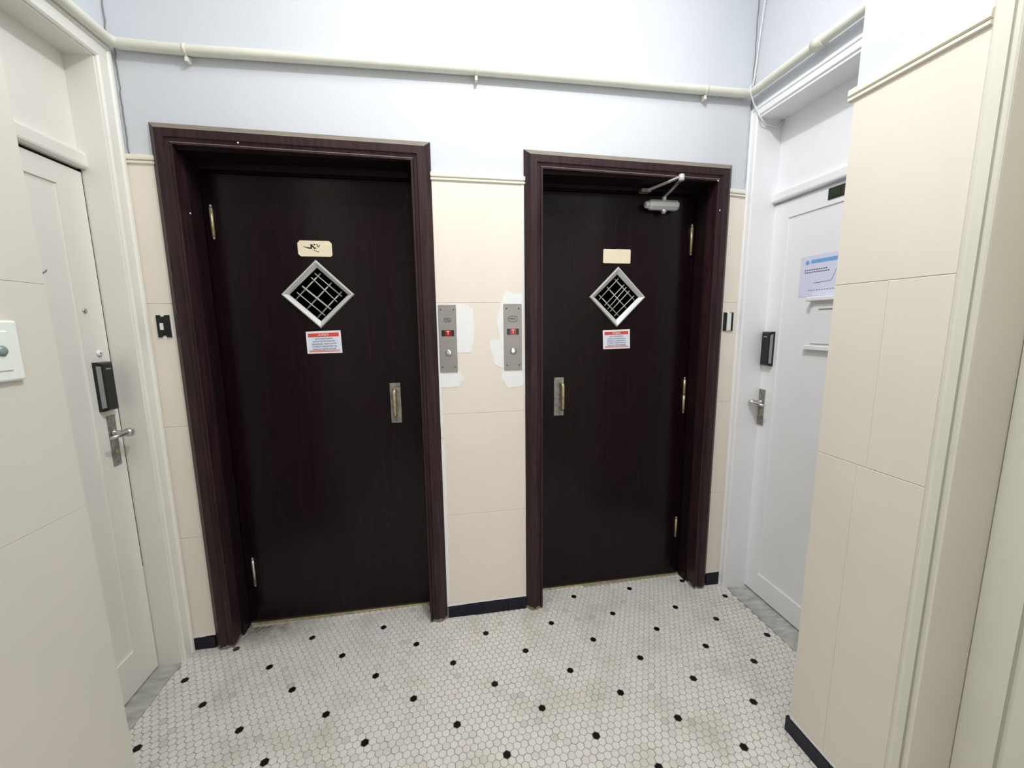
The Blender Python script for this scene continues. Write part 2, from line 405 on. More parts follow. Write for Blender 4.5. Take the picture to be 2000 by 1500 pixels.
def hexmesh(name, variants, material):
    out = []
    for k in range(variants):
        me = bpy.data.meshes.new(name)
        V = hexv(0, 0, RH, -.004) + hexv(0, 0, RH, -.0007) + hexv(0, 0, RH - .0012, 0)
        Fc = [[12 + q for q in range(6)]]
        for a in (0, 6):
            for q in range(6): Fc.append([a + q, a + (q + 1) % 6, a + 6 + (q + 1) % 6, a + 6 + q])
        me.from_pydata(V, [], Fc); me.materials.append(material)
        at = me.color_attributes.new('tone', 'FLOAT_COLOR', 'CORNER'); t = tone()
        for d in at.data: d.color = t
        out.append(me)
    return out
WM = hexmesh('hex_tile', 14, TILE); BM = hexmesh('black_hex_tile', 3, BTILE)
V, Fc, TN, VB, FB = [], [], [], [], []
nb = 0
for i, j, X, Y in cells:
    jx, jy = random.gauss(0, .0003), random.gauss(0, .0003); dz = random.uniform(-.0002, .0003)
    q = project(X, Y); onscr = q and 0 < q[0] < 2000 and q[1] < 1515
    isb = (i, j) in black
    if (isb and onscr and nb < 70) or (i, j) in single:
        o = bpy.data.objects.new('black_hex_tile' if isb else 'hex_tile', random.choice(BM if isb else WM))
        COL.objects.link(o); o.parent = fl; o.location = (X + jx, Y + jy, dz); o.rotation_euler = (0, 0, random.gauss(0, .02))
        nb += isb; continue
    VV, FF = (VB, FB) if isb else (V, Fc)
    n0 = len(VV); X += jx; Y += jy; rt = random.gauss(0, .02)
    VV += hexv(X, Y, RH, -.003 + dz, rt) + hexv(X, Y, RH, -.0007 + dz, rt) + hexv(X, Y, RH - .0012, dz, rt)
    FF.append([n0 + 12 + k for k in range(6)])
    for a in (0, 6):
        for k in range(6): FF.append([n0 + a + k, n0 + a + (k + 1) % 6, n0 + a + 6 + (k + 1) % 6, n0 + a + 6 + k])
    if not isb: TN.append(tone())
def stuffmesh(name, V, Fc, tones, material):
    me = bpy.data.meshes.new(name); me.from_pydata(V, [], Fc); me.materials.append(material)
    at = me.color_attributes.new('tone', 'FLOAT_COLOR', 'CORNER'); per = 6 + 48
    buf = []
    for k in range(len(V) // 18): buf += list(tones[k] if tones else (1, 1, 1, 1)) * per
    at.data.foreach_set('color', buf)
    o = bpy.data.objects.new(name, me); COL.objects.link(o); o.parent = fl; o['kind'] = 'stuff'; return o
stuffmesh('hex_tile_field', V, Fc, TN, TILE); stuffmesh('black_hex_tile_field', VB, FB, None, BTILE)
FB2 = None

# marble thresholds
tl = tag(box('trim_1', MARBLE, None, XL - .09, XL + .003, -.70, -.075, -.03, .004, bev=.002), 'grey marble threshold slab under the cream left door', 'threshold', 'structure')
tr = tag(box('trim_2', MARBLE, None, 1.328, 1.45, -.70, -.046, -.03, .004, bev=.002), 'grey marble threshold slab under the white right door', 'threshold', 'structure')

# ---------------------------------------------------------------- baseboards of navy tiles
def baseboard(name, label, runs, mp, zt):
    e = empty(name, kind='structure', label=label, cat='baseboard')
    for a, b_, h in runs:
        ring = [(a + .0005, .0), (b_ - .0005, .0), (b_ - .0005, h - .004), (b_ - .002, h), (a + .002, h), (a + .0005, h - .004)]
        V_ = [mp(s, z, 0) for s, z in ring]; n = Vector(mp(0, 0, 1)) - Vector(mp(0, 0, 0))
        o = MB().prism(V_, n * .0105)
        bmesh.ops.bevel(o.bm, geom=[ed for ed in o.bm.edges], offset=.0008, segments=1, affect='EDGES')
        o.build('baseboard_tile', NAVY, e)
    return e
baseboard('baseboard_back', 'low navy tile baseboard between and beside the dark lift doors',
          [(-1.19, -1.1, .054), (-.105, .037, .055), (.037, .181, .0565), (.181, .2695, .058), (1.233, 1.312, .066)], back, .056)
baseboard('baseboard_right', 'low navy tile baseboard on the near right wall', [(-1.032, -.902, .054), (-.902, -.755 + .012, .054)], nr, .054)
baseboard('baseboard_left', 'low navy tile baseboard on the near left wall', [(-1.4 + .15 * k - 1.4 * 0, -1.25 + .15 * k, .054) for k in range(-4, 3)] + [(-.95, YP + .01, .054)], nl, .054)

# ---------------------------------------------------------------- picture rail mouldings
railprof = [(0, 0), (0, .006), (.003, .011), (.010, .0125), (.0175, .0125), (.0195, .010), (.0205, .0045), (.0225, .0045), (.0235, .010), (.026, .0115), (.0305, .0115), (.0325, .009), (.0335, 0)]
def rail(name, label, s0, s1, z0, z1, mp, material):
    b_ = bmesh.new(); P_ = []
    for s, z in ((s0, z0), (s1, z1)): P_.append([b_.verts.new(mp(s, z - .030 + q - .004, o_)) for q, o_ in [(.036 - a, c) for a, c in railprof]])
    n = len(railprof)
    for k in range(n): b_.faces.new((P_[0][k], P_[0][(k + 1) % n], P_[1][(k + 1) % n], P_[1][k]))
    b_.faces.new(P_[0]); b_.faces.new(P_[1][::-1])
    q = MB(); q.bm.free(); q.bm = b_; return tag(q.build(name, material), label, 'moulding', 'structure')
rail('trim_3', 'short picture rail moulding left of the left lift frame', -1.196, -1.09, 1.990, 1.990, back, RAILM)
rail('trim_4', 'picture rail moulding between the two dark lift frames', -.112, .275, 1.981, 1.980, back, RAILM)
rail('trim_5', 'short picture rail moulding right of the right lift frame', 1.225, 1.312, 1.972, 1.967, back, RAILM)
rail('trim_6', 'picture rail moulding on the near right wall', YPR + .013, -1.034, 1.984, 1.984, nr, RAILM)
rail('trim_7', 'picture rail moulding on the near left wall', YP, -4.1, 1.99, 1.99, nl, RAILM)

# ---------------------------------------------------------------- lift doors
cprof = [(0, 0), (0, .007), (.019, .024), (.024, .030), (.052, .030), (.055, .024), (.066, .021), (.070, .026), (.077, .026), (.077, -.05), (.070, -.05), (.070, 0)]
def lift_door(name, label, x0, x1, h0, h1, top, hinge_right):
    d = empty(name, kind='structure', label=label, cat='lift door')
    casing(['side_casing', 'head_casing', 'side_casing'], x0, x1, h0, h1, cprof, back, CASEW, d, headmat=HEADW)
    i0, i1 = x0 + .072, x1 - .072
    # jambs with a rebate
    for s, xx in ((1, i0), (-1, i1)):
        MB().box(*sorted((xx - s * .02, xx)), -.01, .2, 0, max(h0, h1) - .08).box(*sorted((xx, xx + s * .012)), .045, .113, 0, top + .02).build('side_jamb', JAMBW, d)
    MB().box(i0, i1, -.01, .2, min(h0, h1) - .0785, min(h0, h1) - .06).box(i0, i1, .100, .113, top + .012, min(h0, h1) - .0785).build('head_jamb', JAMBW, d)
    MB().box(i0, i1, .12, .2, top + .006, min(h0, h1) - .078).build('head_panel', DOORW, d)
    return d, i0, i1
def leaf(d, i0, i1, top, dia):
    cx, cz, rx, rz = dia
    b_ = bmesh.new()
    def ring(y):
        R_ = [b_.verts.new(p) for p in ((i0, y, .012), (i1, y, .012), (i1, y, top), (i0, y, top))]
        D_ = [b_.verts.new(p) for p in ((cx - rx, y, cz), (cx, y, cz - rz), (cx + rx, y, cz), (cx, y, cz + rz))]
        return R_, D_
    def face(R_, D_):
        BL, BR, TR, TL = R_; L_, B_, Rr, T_ = D_
        for f in ((BL, BR, B_), (BR, Rr, B_), (BR, TR, Rr), (TR, T_, Rr), (TR, TL, T_), (TL, L_, T_), (TL, BL, L_), (BL, B_, L_)): b_.faces.new(f)
    A = ring(DY); B2 = ring(DY + .04); face(*A); face(*B2)
    for k in range(4):
        for g in (0, 1): b_.faces.new((A[g][k], A[g][(k + 1) % 4], B2[g][(k + 1) % 4], B2[g][k]))
    q = MB(); q.bm.free(); q.bm = b_
    o = q.build('door_leaf', DOORW, d)
    # dark lift shaft behind
    s = MB(); s.box(i0 - .05, i1 + .05, .2, .9, -.05, 2.3); s.bm.faces.ensure_lookup_table()
    for f in [f for f in s.bm.faces if abs(f.calc_center_median().y - .2) < .01]: s.bm.faces.remove(f)
    s.build('lift_shaft', DARK, d)
    box('sill_strip', BRASS, d, i0 + .015, i1 - .015, .104, .112, -.002, .007, bev=.001)
    return o
def diamond(d, c, out, inn):
    """c: centre; out / inn: half diagonals (x, z) of the raised outer edge and the inner opening"""
    cx, cz = c; b_ = bmesh.new()
    prof = [(1.0, DY - .0), (1.0, DY - .008), (.965, DY - .013), (.93, DY - .0125)]
    rings = []
    for f, y in prof: rings.append([b_.verts.new((cx + sx * out[0] * f, y, cz + sz * out[1] * f)) for sx, sz in ((-1, 0), (0, -1), (1, 0), (0, 1))])
    for y in (DY + .003, DY + .008): rings.append([b_.verts.new((cx + sx * inn[0], y, cz + sz * inn[1])) for sx, sz in ((-1, 0), (0, -1), (1, 0), (0, 1))])
    for a in range(len(rings) - 1):
        for k in range(4): b_.faces.new((rings[a][k], rings[a][(k + 1) % 4], rings[a + 1][(k + 1) % 4], rings[a + 1][k]))
    q = MB(); q.bm.free(); q.bm = b_
    return q.build('diamond_window_frame', ALU, d)
def pix_y(u, v, y):
    dd = R2 * ((u - 1000) / F) - U2 * ((v - 750) / F) + fv; t = (y - CAM.y) / dd.y; return CAM + dd * t
def bars(fr, segs, y, r, ext=.0):
    for a, b_, rr in segs:
        A = pix_y(*a, y); B_ = pix_y(*b_, y); dd = (B_ - A).normalized()
        MB().tube([A - dd * ext, B_ + dd * ext], rr or r, 8).build('grille_bar', GLAV, fr)

d1, a0, a1 = lift_door('door_1', 'left dark mahogany lift door, hinged on its left, pull plate on its right', -1.0975, -.109, 2.1018, 2.0915, 1.977, False)
leaf(d1, a0 + .012, a1 - .012, 1.977, (-.604, 1.5065, .122, .118))
f1 = diamond(d1, (-.6045, 1.5065), (.147, .143), (.119, .113))
sc5 = lambda x, y: (500 + x / 5.769, 440 + y / 5.769)
bars(f1, [(sc5(665, 545), sc5(965, 800), None), (sc5(625, 590), sc5(910, 860), None), (sc5(525, 690), sc5(840, 945), .0036), (sc5(465, 760), sc5(775, 1015), None)], DY + .012, .0023, .002)
bars(f1, [(sc5(725, 545), sc5(450, 835), None), (sc5(850, 650), sc5(575, 945), None), (sc5(965, 750), sc5(700, 1035), None)], DY + .018, .0030, .002)
d2, c0, c1 = lift_door('door_2', 'right dark mahogany lift door with silver closer, hinged on its right', .271, 1.2305, 2.0863, 2.0725, 1.967, True)
leaf(d2, c0 + .012, c1 - .012, 1.967, (.7515, 1.4955, .117, .112))
f2 = diamond(d2, (.7515, 1.4955), (.142, .142), (.113, .108))
sc6 = lambda x, y: (1100 + x / 6.25, 460 + y / 6.25)
bars(f2, [(sc6(670, 530), sc6(440, 780), None), (sc6(740, 605), sc6(510, 850), None), (sc6(768, 635), sc6(545, 895), None), (sc6(805, 680), sc6(575, 925), None), (sc6(860, 740), sc6(625, 980), None)], DY + .012, .0022, .002)
bars(f2, [(sc6(630, 535), sc6(870, 790), None), (sc6(535, 630), sc6(770, 890), None), (sc6(440, 730), sc6(680, 985), None)], DY + .018, .0030, .002)

def hinge(d, x, z0, z1, material, mid=None):
    y = DY - .008; r = .0065
    h = MB().tube([(x, y, z0 + .012), (x, y, z1 - .018)] if not mid else [(x, y, z0 + .01), (x, y, mid - .001)], r, 12)
    if mid: h.tube([(x, y, mid + .001), (x, y, z1 - .01)], r, 12)
    o = h.build('hinge', material, d)
    MB().lathe((x, y, z1 - .018 if not mid else z1 - .01), (0, 0, 1), [(.003, 0), (.0055, .004), (.0055, .010), (.002, .014)], 12).lathe((x, y, z0 + .012 if not mid else z0 + .01), (0, 0, -1), [(.003, 0), (.0055, .004), (.0045, .009), (.002, .012)], 12).build('hinge_finial', OLDM, o)
    return o
hinge(d1, -.983, 1.722, 1.862, BRASS)['label'] = 'upper brass hinge'
hinge(d1, -.976, .190, .338, SATIN)['label'] = 'lower grey hinge'
hinge(d2, 1.1235, 1.694, 1.845, BRASS)['label'] = 'upper brass hinge'
hinge(d2, 1.1275, .908, 1.092, BRASS, 1.002)['label'] = 'middle brass hinge'
hinge(d2, 1.120, .220, .342, BRASS)['label'] = 'lower brass hinge'

def pull(d, x0, x1, z0, z1, g0, g1):
    p = box('pull_plate', OLDM, d, x0, x1, DY - .003, DY, z0, z1, bev=.0008)
    q = MB(); cx = (g0 + g1) / 2; zt = z1 - .03; zb = z0 + .035
    q.tube([(cx, DY - .003, zt), (cx, DY - .022, zt), (cx, DY - .030, zt - .008), (cx, DY - .030, zb + .008), (cx, DY - .022, zb), (cx, DY - .003, zb)], .0085, 10)
    o = q.build('pull_grip', BRASS, p); o['label'] = 'brass grip'
    for zz in (z0 + .012, z1 - .012): MB().lathe(((x0 + x1) / 2, DY - .003, zz), (0, -1, 0), [(.004, 0), (.003, .0012), (.0003, .0016)], 10).build('screw', OLDM, p)
    return p
pull(d1, -.332, -.285, .928, 1.113, -.318, -.302)
pull(d2, .438, .488, .925, 1.114, .465, .485)

# door closer on the right lift door
cl = empty('door_closer'); cl.parent = d2; cl['label'] = 'silver hydraulic door closer'
bd = MB()
oct_ = [(.021 * math.cos(math.pi / 8 + k * math.pi / 4), .021 * math.sin(math.pi / 8 + k * math.pi / 4)) for k in range(8)]
cyb, czb = DY - .034, 1.915
def octo(x0, x1, s0, s1): 
    A = [bd.bm.verts.new((x0, cyb + a * s0, czb + c * s0)) for a, c in oct_]; B_ = [bd.bm.verts.new((x1, cyb + a * s1, czb + c * s1)) for a, c in oct_]
    for k in range(8): bd.bm.faces.new((A[k], A[(k + 1) % 8], B_[(k + 1) % 8], B_[k]))
    bd.bm.faces.new(A); bd.bm.faces.new(B_)
octo(.862, .866, .6, .75); octo(.866, .880, .75, .75); octo(.880, .893, .95, 1.12); octo(.893, 1.018, 1.12, 1.12); octo(1.018, 1.026, 1.12, .9)
bd.build('closer_body', ALU, cl)
MB().lathe((.957, cyb, czb - .018), (0, 0, -1), [(.014, 0), (.014, .010), (.009, .020), (.003, .022)], 14).box(.91, 1.01, DY - .012, DY, czb - .012, czb + .012).build('closer_mount', SATIN, cl)
EL = Vector((.953, -.060, 1.990)); 
MB().lathe((.957, cyb, czb + .018), (0, 0, 1), [(.010, 0), (.010, .018), (.006, .022)], 14).build('closer_spindle', ALU, cl)
A1 = Vector((.957, cyb, czb + .037))
def flatbar(p, q, wd, th):
    p, q = Vector(p), Vector(q); t = (q - p).normalized(); s = t.cross(Vector((0, 0, 1))).normalized() * wd / 2; n = s.cross(t).normalized() * th / 2
    return [p + s + n, p - s + n, p - s - n, p + s - n], q - p
r_, v_ = flatbar(A1, EL + Vector((0, 0, -.008)), .014, .005); MB().prism(r_, v_).build('closer_arm', SATIN, cl)
FT = Vector((.876, .080, 1.979))
r_, v_ = flatbar(EL + Vector((0, 0, .004)), FT, .016, .006); MB().prism(r_, v_).build('closer_arm', ALU, cl)
MB().lathe(EL + Vector((0, 0, -.014)), (0, 0, 1), [(.010, 0), (.012, .002), (.012, .024), (.009, .027)], 14).build('closer_elbow', ALU, cl)
MB().box(FT.x - .035, FT.x + .012, FT.y - .004, DY - .004, FT.z - .009, FT.z + .007, bev=.002).build('closer_foot', OLDM, cl)

# specks of old paint and screws on the frames
for x, y, z, dd in ((-1.012, .02, 1.80, d1), (-.80, -.031, 2.04, d1), (1.166, -.031, 1.87, d2), (1.15, -.029, 1.995, d2)):
    MB().lathe((x, y, z), (0, -1, 0), [(.0035, 0), (.0028, .0012), (.0005, .0018)], 8).build('paint_speck', WHITEP, dd)

# ---------------------------------------------------------------- notices and plates on the lift doors
def notice(name, label, corners, seed):
    """corners TL TR BR BL as (x, z); AVISO notice"""
    y = DY - .0006
    TL, TR, BR, BL = [Vector((x, y, z)) for x, z in corners]
    e = empty(name, label=label, cat='sign', group='red and white notices on the lift doors')
    def P_(s, t, o_=0): return (TL * (1 - s) + TR * s) * (1 - t) + (BL * (1 - s) + BR * s) * t + Vector((0, -o_, 0))
    def pl(nm, s0, s1, t0, t1, o_, mt): return MB().prism([P_(s0, t0, o_), P_(s1, t0, o_), P_(s1, t1, o_), P_(s0, t1, o_)], (0, -.0003, 0)).build(nm, mt, e)
    pl('paper', 0, 1, 0, 1, 0, WSHEET); pl('text_ground', .06, .94, .12, .87, .0003, BSHEET)
    pl('red_band', .06, .94, .09, .26, .0006, REDS); pl('red_line', .06, .94, .855, .872, .0006, REDS); pl('red_line', .06, .94, .895, .925, .0006, REDS)
    H_ = (TL - BL).length; W_ = (TR - TL).length; right = TR - TL; up = TL - BL
    text('lettering', 'AVISO', H_ * .15, P_(.5, .175, .0012), right, up, WSHEET, e, (0, -1, 0), sx=1.1)
    for k, s in enumerate(('AOS PASSAGEIROS', 'ANTES DE ENTRAR NO', 'ELEVADOR, VERIFIQUE SE', 'O MESMO ENCONTRA-SE', 'PARADO NESTE ANDAR')):
        text('lettering', s, H_ * .095, P_(.5, .345 + k * .115, .0009), right, up, TXTB, e, (0, -1, 0), sx=.98 if k in (0, 2) else .98)
    base(e, (BL + BR) / 2); return e
notice('warning_notice', 'red and white notice under the diamond grille of the left lift door', [(-.6696, 1.3492), (-.5266, 1.3539), (-.5248, 1.2553), (-.6689, 1.254)], 1)
notice('warning_notice', 'red and white notice under the diamond grille of the right lift door', [(.6818, 1.3383), (.8224, 1.3415), (.8256, 1.2484), (.6867, 1.2462)], 2)
def plate(label, x0, x1, z0, z1, ch, marks):
    e = empty('name_plate', label=label, cat='plate', group='ivory plates above the diamond grilles')
    ring = [(x0 + ch, z0), (x1 - ch * .6, z0), (x1, z0 + ch * .7), (x1, z1 - ch), (x1 - ch, z1), (x0 + ch, z1), (x0, z1 - ch), (x0, z0 + ch)]
    MB().prism([(x, DY, z) for x, z in ring], (0, -.003, 0)).build('plate', PLATE, e)
    if marks:
        y = DY - .0031; mk = MB()
        def pg(pts): mk.prism([(x0 + (x1 - x0) * a, y, z1 - (z1 - z0) * c) for a, c in pts], (0, -.0004, 0))
        pg([(.14, .36), (.40, .44), (.42, .52), (.30, .50)]); pg([(.37, .24), (.42, .22), (.42, .48), (.38, .46)])
        pg([(.42, .24), (.52, .50), (.48, .52), (.41, .34)]); pg([(.44, .22), (.52, .22), (.50, .30)]); pg([(.50, .40), (.55, .46), (.50, .50)])
        pg([(.55, .20), (.58, .22), (.60, .40), (.58, .38)]); pg([(.60, .38), (.64, .24), (.66, .24), (.61, .44)])
        pg([(.40, .52), (.56, .66), (.62, .68), (.61, .71), (.54, .69)])
        mk.build('worn_lettering', INK, e)
    base(e, ((x0 + x1) / 2, DY, z0)); return e
plate('ivory plate with flaked black lettering above the left diamond grille', -.672, -.5365, 1.664, 1.728, .010, True)
plate('blank ivory plate above the right diamond grille', .676, .813, 1.654, 1.719, .004, False)

# ---------------------------------------------------------------- call panels
def call_panel(label, x0, x1, z0, z1, lw):
    e = empty('lift_call_panel', label=label, cat='call panel', group='steel lift call panels')
    cx = (x0 + x1) / 2; y = -.0062
    box('face_plate', STEEL, e, x0, x1, y - .0035, y + .003, z0, z1, bev=.0008)
    yf = y - .0035; s = (z1 - z0) / .288
    lz = z1 - .064 * s
    q = MB()                                             # oval emblem of two arcs and crossing bars
    for sg in (1, -1):
        q.tube([(cx + lw * math.cos(t), yf - .0006, lz + sg * .0125 * math.sin(t) * (1 if lw > .02 else .75)) for t in [math.pi * k / 12 for k in range(1, 12)]], .0011, 6)
    q.box(cx - lw * .85, cx + lw * .45, yf - .001, yf, lz + .0012, lz + .0032); q.box(cx - lw * .45, cx + lw * .85, yf - .001, yf, lz - .0032, lz - .0012)
    q.build('emblem', ENGR, e)
    dz = z1 - .120 * s
    ds = box('display_window', BLACKP, e, cx - .0265, cx + .0265, yf - .001, yf + .001, dz - .0130, dz + .0130, bev=.0004)
    box('lit_glass', DIMR, ds, cx - .0125, cx + .0145, yf - .0015, yf - .0008, dz - .0125, dz + .0125)
    text('display_figure', 'T', .022, (cx + .001, yf - .0018, dz + .0005), (1, 0, 0), (0, 0, 1), GLOWR, ds, (0, -1, 0), extr=.0003)
    bz = z1 - .204 * s
    bt = MB().lathe((cx + .001, yf, bz), (0, -1, 0), [(.0155, 0), (.0155, .002), (.0135, .0028), (.0130, .0014), (.0125, .0014)], 24).build('button_ring', STEEL, e)
    MB().lathe((cx + .001, yf - .0014, bz), (0, -1, 0), [(.0120, 0), (.0120, .003), (.0095, .0042), (.0003, .0025)], 24).build('call_button', CHROME, bt)
    for sx in (-1, 1):
        for zz in (z1 - .020, z0 + .022):
            MB().lathe((cx + sx * .027, yf, zz), (0, -1, 0), [(.0036, 0), (.0030, .0010), (.0004, .0005)], 10).build('screw', ENGR, e)
    base(e, (cx, y, z0)); return e
call_panel('steel lift call panel showing a red T, left one beside the left lift frame', -.1015, -.0265, 1.170, 1.456, .0155)
call_panel('steel lift call panel showing a red T, right one beside the right lift frame', .1775, .2570, 1.1715, 1.4595, .0225)

# ---------------------------------------------------------------- open switch boxes on the back wall
def switchbox(label, x0, x1, z0, z1, tilt, wide):
    e = empty('light_switch', label=label, cat='light switch')
    w_, h_ = x1 - x0, z1 - z0; n_ = .008
    def P_(a, c): return (x0 + w_ * a + tilt * (1 - c), -.0055, z0 + h_ * c)
    ring = [(0, 0), (.28, 0), (.36, .08), (.60, .08), (.68, 0), (1, 0), (1, 1), (.64, 1), (.58, .92), (.34, .92), (.28, 1), (0, 1)]
    MB().prism([P_(a, c) for a, c in ring], (0, -.004, 0)).build('mounting_yoke', BLACKM, e)
    lo, hi, l_, r_ = (.02, .98, .32, .72) if wide else (.34, .64, .26, .50)
    MB().prism([(p[0], -.0095, p[2]) for p in (P_(l_, lo), P_(r_, lo), P_(r_, hi), P_(l_, hi))], (0, -.004, 0)).build('rocker', WPLAST, e)
    for c, s in ((1, 1), (0, -1)):
        MB().prism([(p[0], -.0052, p[2]) for p in (P_(.28, c - .06 * s), P_(.70, c - .06 * s), P_(.60, c + .07 * s), P_(.38, c + .07 * s))], (0, -.0012, 0)).build('plaster_tab', PATCH, e)
    patch('paint_gap', blob([(x1 + tilt * .3, z1 - .005), (x1 + .006, z1), (x1 + .008 + tilt, z0), (x1 + tilt + .001, z0 + .002)], .0006, 3), e, back, .0052)
    base(e, ((x0 + x1) / 2, 0, z0)); return e
switchbox('bare black switch left of the left lift frame, its cover plate missing', -1.158, -1.113, 1.3365, 1.4205, .0, False)
switchbox('bare black switch with tall white rocker right of the right lift frame', 1.238, 1.288, 1.330, 1.4165, 0, True)

# ---------------------------------------------------------------- side doors
wprof = [(0, 0), (0, .014), (.006, .018), (.016, .018), (.021, .012), (.026, .015), (.060, .015), (.066, .010), (.066, 0)]
left = lambda s, z, o: (XL + o, s, z)
d3 = empty('door_3', kind='structure', label='cream panelled door on the left wall with black keypad lock', cat='door')
casing(['side_casing', 'head_casing', 'side_casing'], -.008, -.772 + .008, 2.336, 2.336, wprof, left, CREAM, d3, z0=.0)
XD3 = -1.277
MB().box(XD3 - .06, XL + .004, -.0800, -.072, 0, 2.27).build('side_jamb', CREAM, d3)
MB().box(XD3 - .06, XL + .004, -.705, -.6975, 0, 2.27).build('side_jamb', CREAM, d3)
MB().box(XD3 - .06, XL + .004, -.70, -.078, 2.2655, 2.276).build('head_jamb', CREAM, d3)
box('transom_panel', CREAM, d3, XD3 - .05, XD3 - .004, -.70, -.078, 1.95, 2.268)
MB().box(XD3 - .03, XD3 + .022, -.70, -.070, 1.908, 1.964, bev=.012, seg=3).build('transom_bar', CREAM, d3)
def panelled_leaf(d, mp, s0, s1, z0, z1, ps0, ps1, pz0, pz1, material, dep=.006, bw=.012):
    """leaf with one tall sunk panel whose edge slopes; mp(s, z, out)"""
    b_ = bmesh.new()
    def rg(a0, a1, c0, c1, o_): return [b_.verts.new(mp(*p)) for p in ((a0, c0, o_), (a1, c0, o_), (a1, c1, o_), (a0, c1, o_))]
    R_ = [rg(s0, s1, z0, z1, -.04), rg(s0, s1, z0, z1, 0), rg(ps0, ps1, pz0, pz1, 0), rg(ps0, ps1, pz0, pz1, -.004)]
    sg = 1 if ps1 > ps0 else -1
    R_.append(rg(ps0 + sg * bw, ps1 - sg * bw, pz0 + bw, pz1 - bw, -dep))
    for i in range(len(R_) - 1):
        for k in range(4): b_.faces.new((R_[i][k], R_[i][(k + 1) % 4], R_[i + 1][(k + 1) % 4], R_[i + 1][k]))
    b_.faces.new(R_[-1]); b_.faces.new(R_[0][::-1])
    q = MB(); q.bm.free(); q.bm = b_; return q.build('door_leaf', material, d)
mp3 = lambda s, z, o: (XD3 + o, s, z)
panelled_leaf(d3, mp3, -.0840, -.697, .010, 1.897, -.185, -.60, .165, 1.832, CREAM)
box('gap_shadow', DARK, d3, XD3 - .05, XD3 - .0008, -.0858, -.0790, .45, 1.912)  # black strip standing in for the shadow between leaf and jamb
box('gap_shadow', DARK, d3, XD3 - .05, XD3 - .008, -.70, -.078, 1.8975, 1.912)  # likewise for the shadow line under the transom bar
# keypad lock, body with bevelled grey edge
def keypad(d, mp, s0, s1, z0, z1, th, edge_first):
    b_ = bmesh.new()
    def rg(i, o_): return [b_.verts.new(mp(*p)) for p in ((s0 + i, z0 + i, o_), (s1 - i, z0 + i, o_), (s1 - i, z1 - i, o_), (s0 + i, z1 - i, o_))]
    R_ = [rg(.0, .0), rg(0, th * .5), rg(.003, th * .85), rg(.009, th)]
    for i in range(3):
        for k in range(4): b_.faces.new((R_[i][k], R_[i][(k + 1) % 4], R_[i + 1][(k + 1) % 4], R_[i + 1][k]))
    b_.faces.new(R_[-1]); b_.faces.new(R_[0][::-1])
    q = MB(); q.bm.free(); q.bm = b_; o = q.build('keypad_lock', BLACKP, d); o['label'] = 'black keypad lock'
    a, c = (s0, s1)
    e1 = MB().prism([mp(a + .0, z0 + .012, th * .42), mp(a + .0, z1 - .012, th * .42), mp(a + .004, z1 - .014, th * .86), mp(a + .004, z0 + .014, th * .86)], Vector(mp(-.0012, 0, .0004)) - Vector(mp(0, 0, 0))).build('metal_edge', GREYP, o)
    MB().prism([mp(s0 + .018, z1 - .026, th), mp(s1 - .018, z1 - .026, th), mp(s1 - .018, z1 - .021, th), mp(s0 + .018, z1 - .021, th)], Vector(mp(0, 0, .0008)) - Vector(mp(0, 0, 0))).build('indicator', GREYP, o)
    return o
keypad(d3, mp3, -.165, -.108, 1.083, 1.256, .027, True)
def lever(d, mp, s0, s1, z0, z1, zl, ln, sgn):
    n = Vector(mp(0, 0, 1)) - Vector(mp(0, 0, 0)); cs = (s0 + s1) / 2
    b_ = MB().prism([mp(s0, z0, 0), mp(s1, z0, 0), mp(s1, z1, 0), mp(s0, z1, 0)], n * .004); p = b_.build('escutcheon', OLDM, d); p['label'] = 'dull metal lock plate'
    MB().lathe(mp(cs, zl, .004), n, [(.012, 0), (.012, .006), (.009, .008), (.009, .036), (.015, .041), (.0165, .050), (.014, .060), (.005, .065)], 16).build('lever_spindle', SATIN, p)
    pts = [mp(cs, zl, .052), mp(cs + sgn * .02, zl, .054), mp(cs + sgn * ln * .6, zl - .001, .052), mp(cs + sgn * ln, zl - .003, .046)]
    MB().tube(pts, [.012, .0105, .0075, .005], 12).build('lever', SATIN, p)
    MB().lathe(mp(cs, z0 + (zl - z0) * .42, .004), n, [(.007, 0), (.0065, .003), (.004, .003), (.0036, .0015)], 14).build('key_cylinder', BRASS, p)
    return p
lever(d3, mp3, -.142, -.108, .878, 1.062, .998, .072, -1)
MB().lathe(mp3(-.1582, 1.4324, 0), (1, 0, 0), [(.009, 0), (.0085, .003), (.005, .004), (.003, .0045)], 16).build('peephole', SATIN, d3)
MB().lathe(mp3(-.1283, 1.2866, 0), (1, 0, 0), [(.012, 0), (.0115, .004), (.004, .006)], 18).build('lock_button', WHITEP, d3)
MB().lathe(mp3(-.1283, 1.2866, .006), (1, 0, 0), [(.0028, 0), (.0026, .0006)], 8).build('key_slot', INK, d3)
MB().tube([mp3(-.262, 1.5535, -.005), mp3(-.268, 1.548, -.0048), mp3(-.279, 1.541, -.0048)], .0014, 6).build('ink_mark', TXTB, d3)

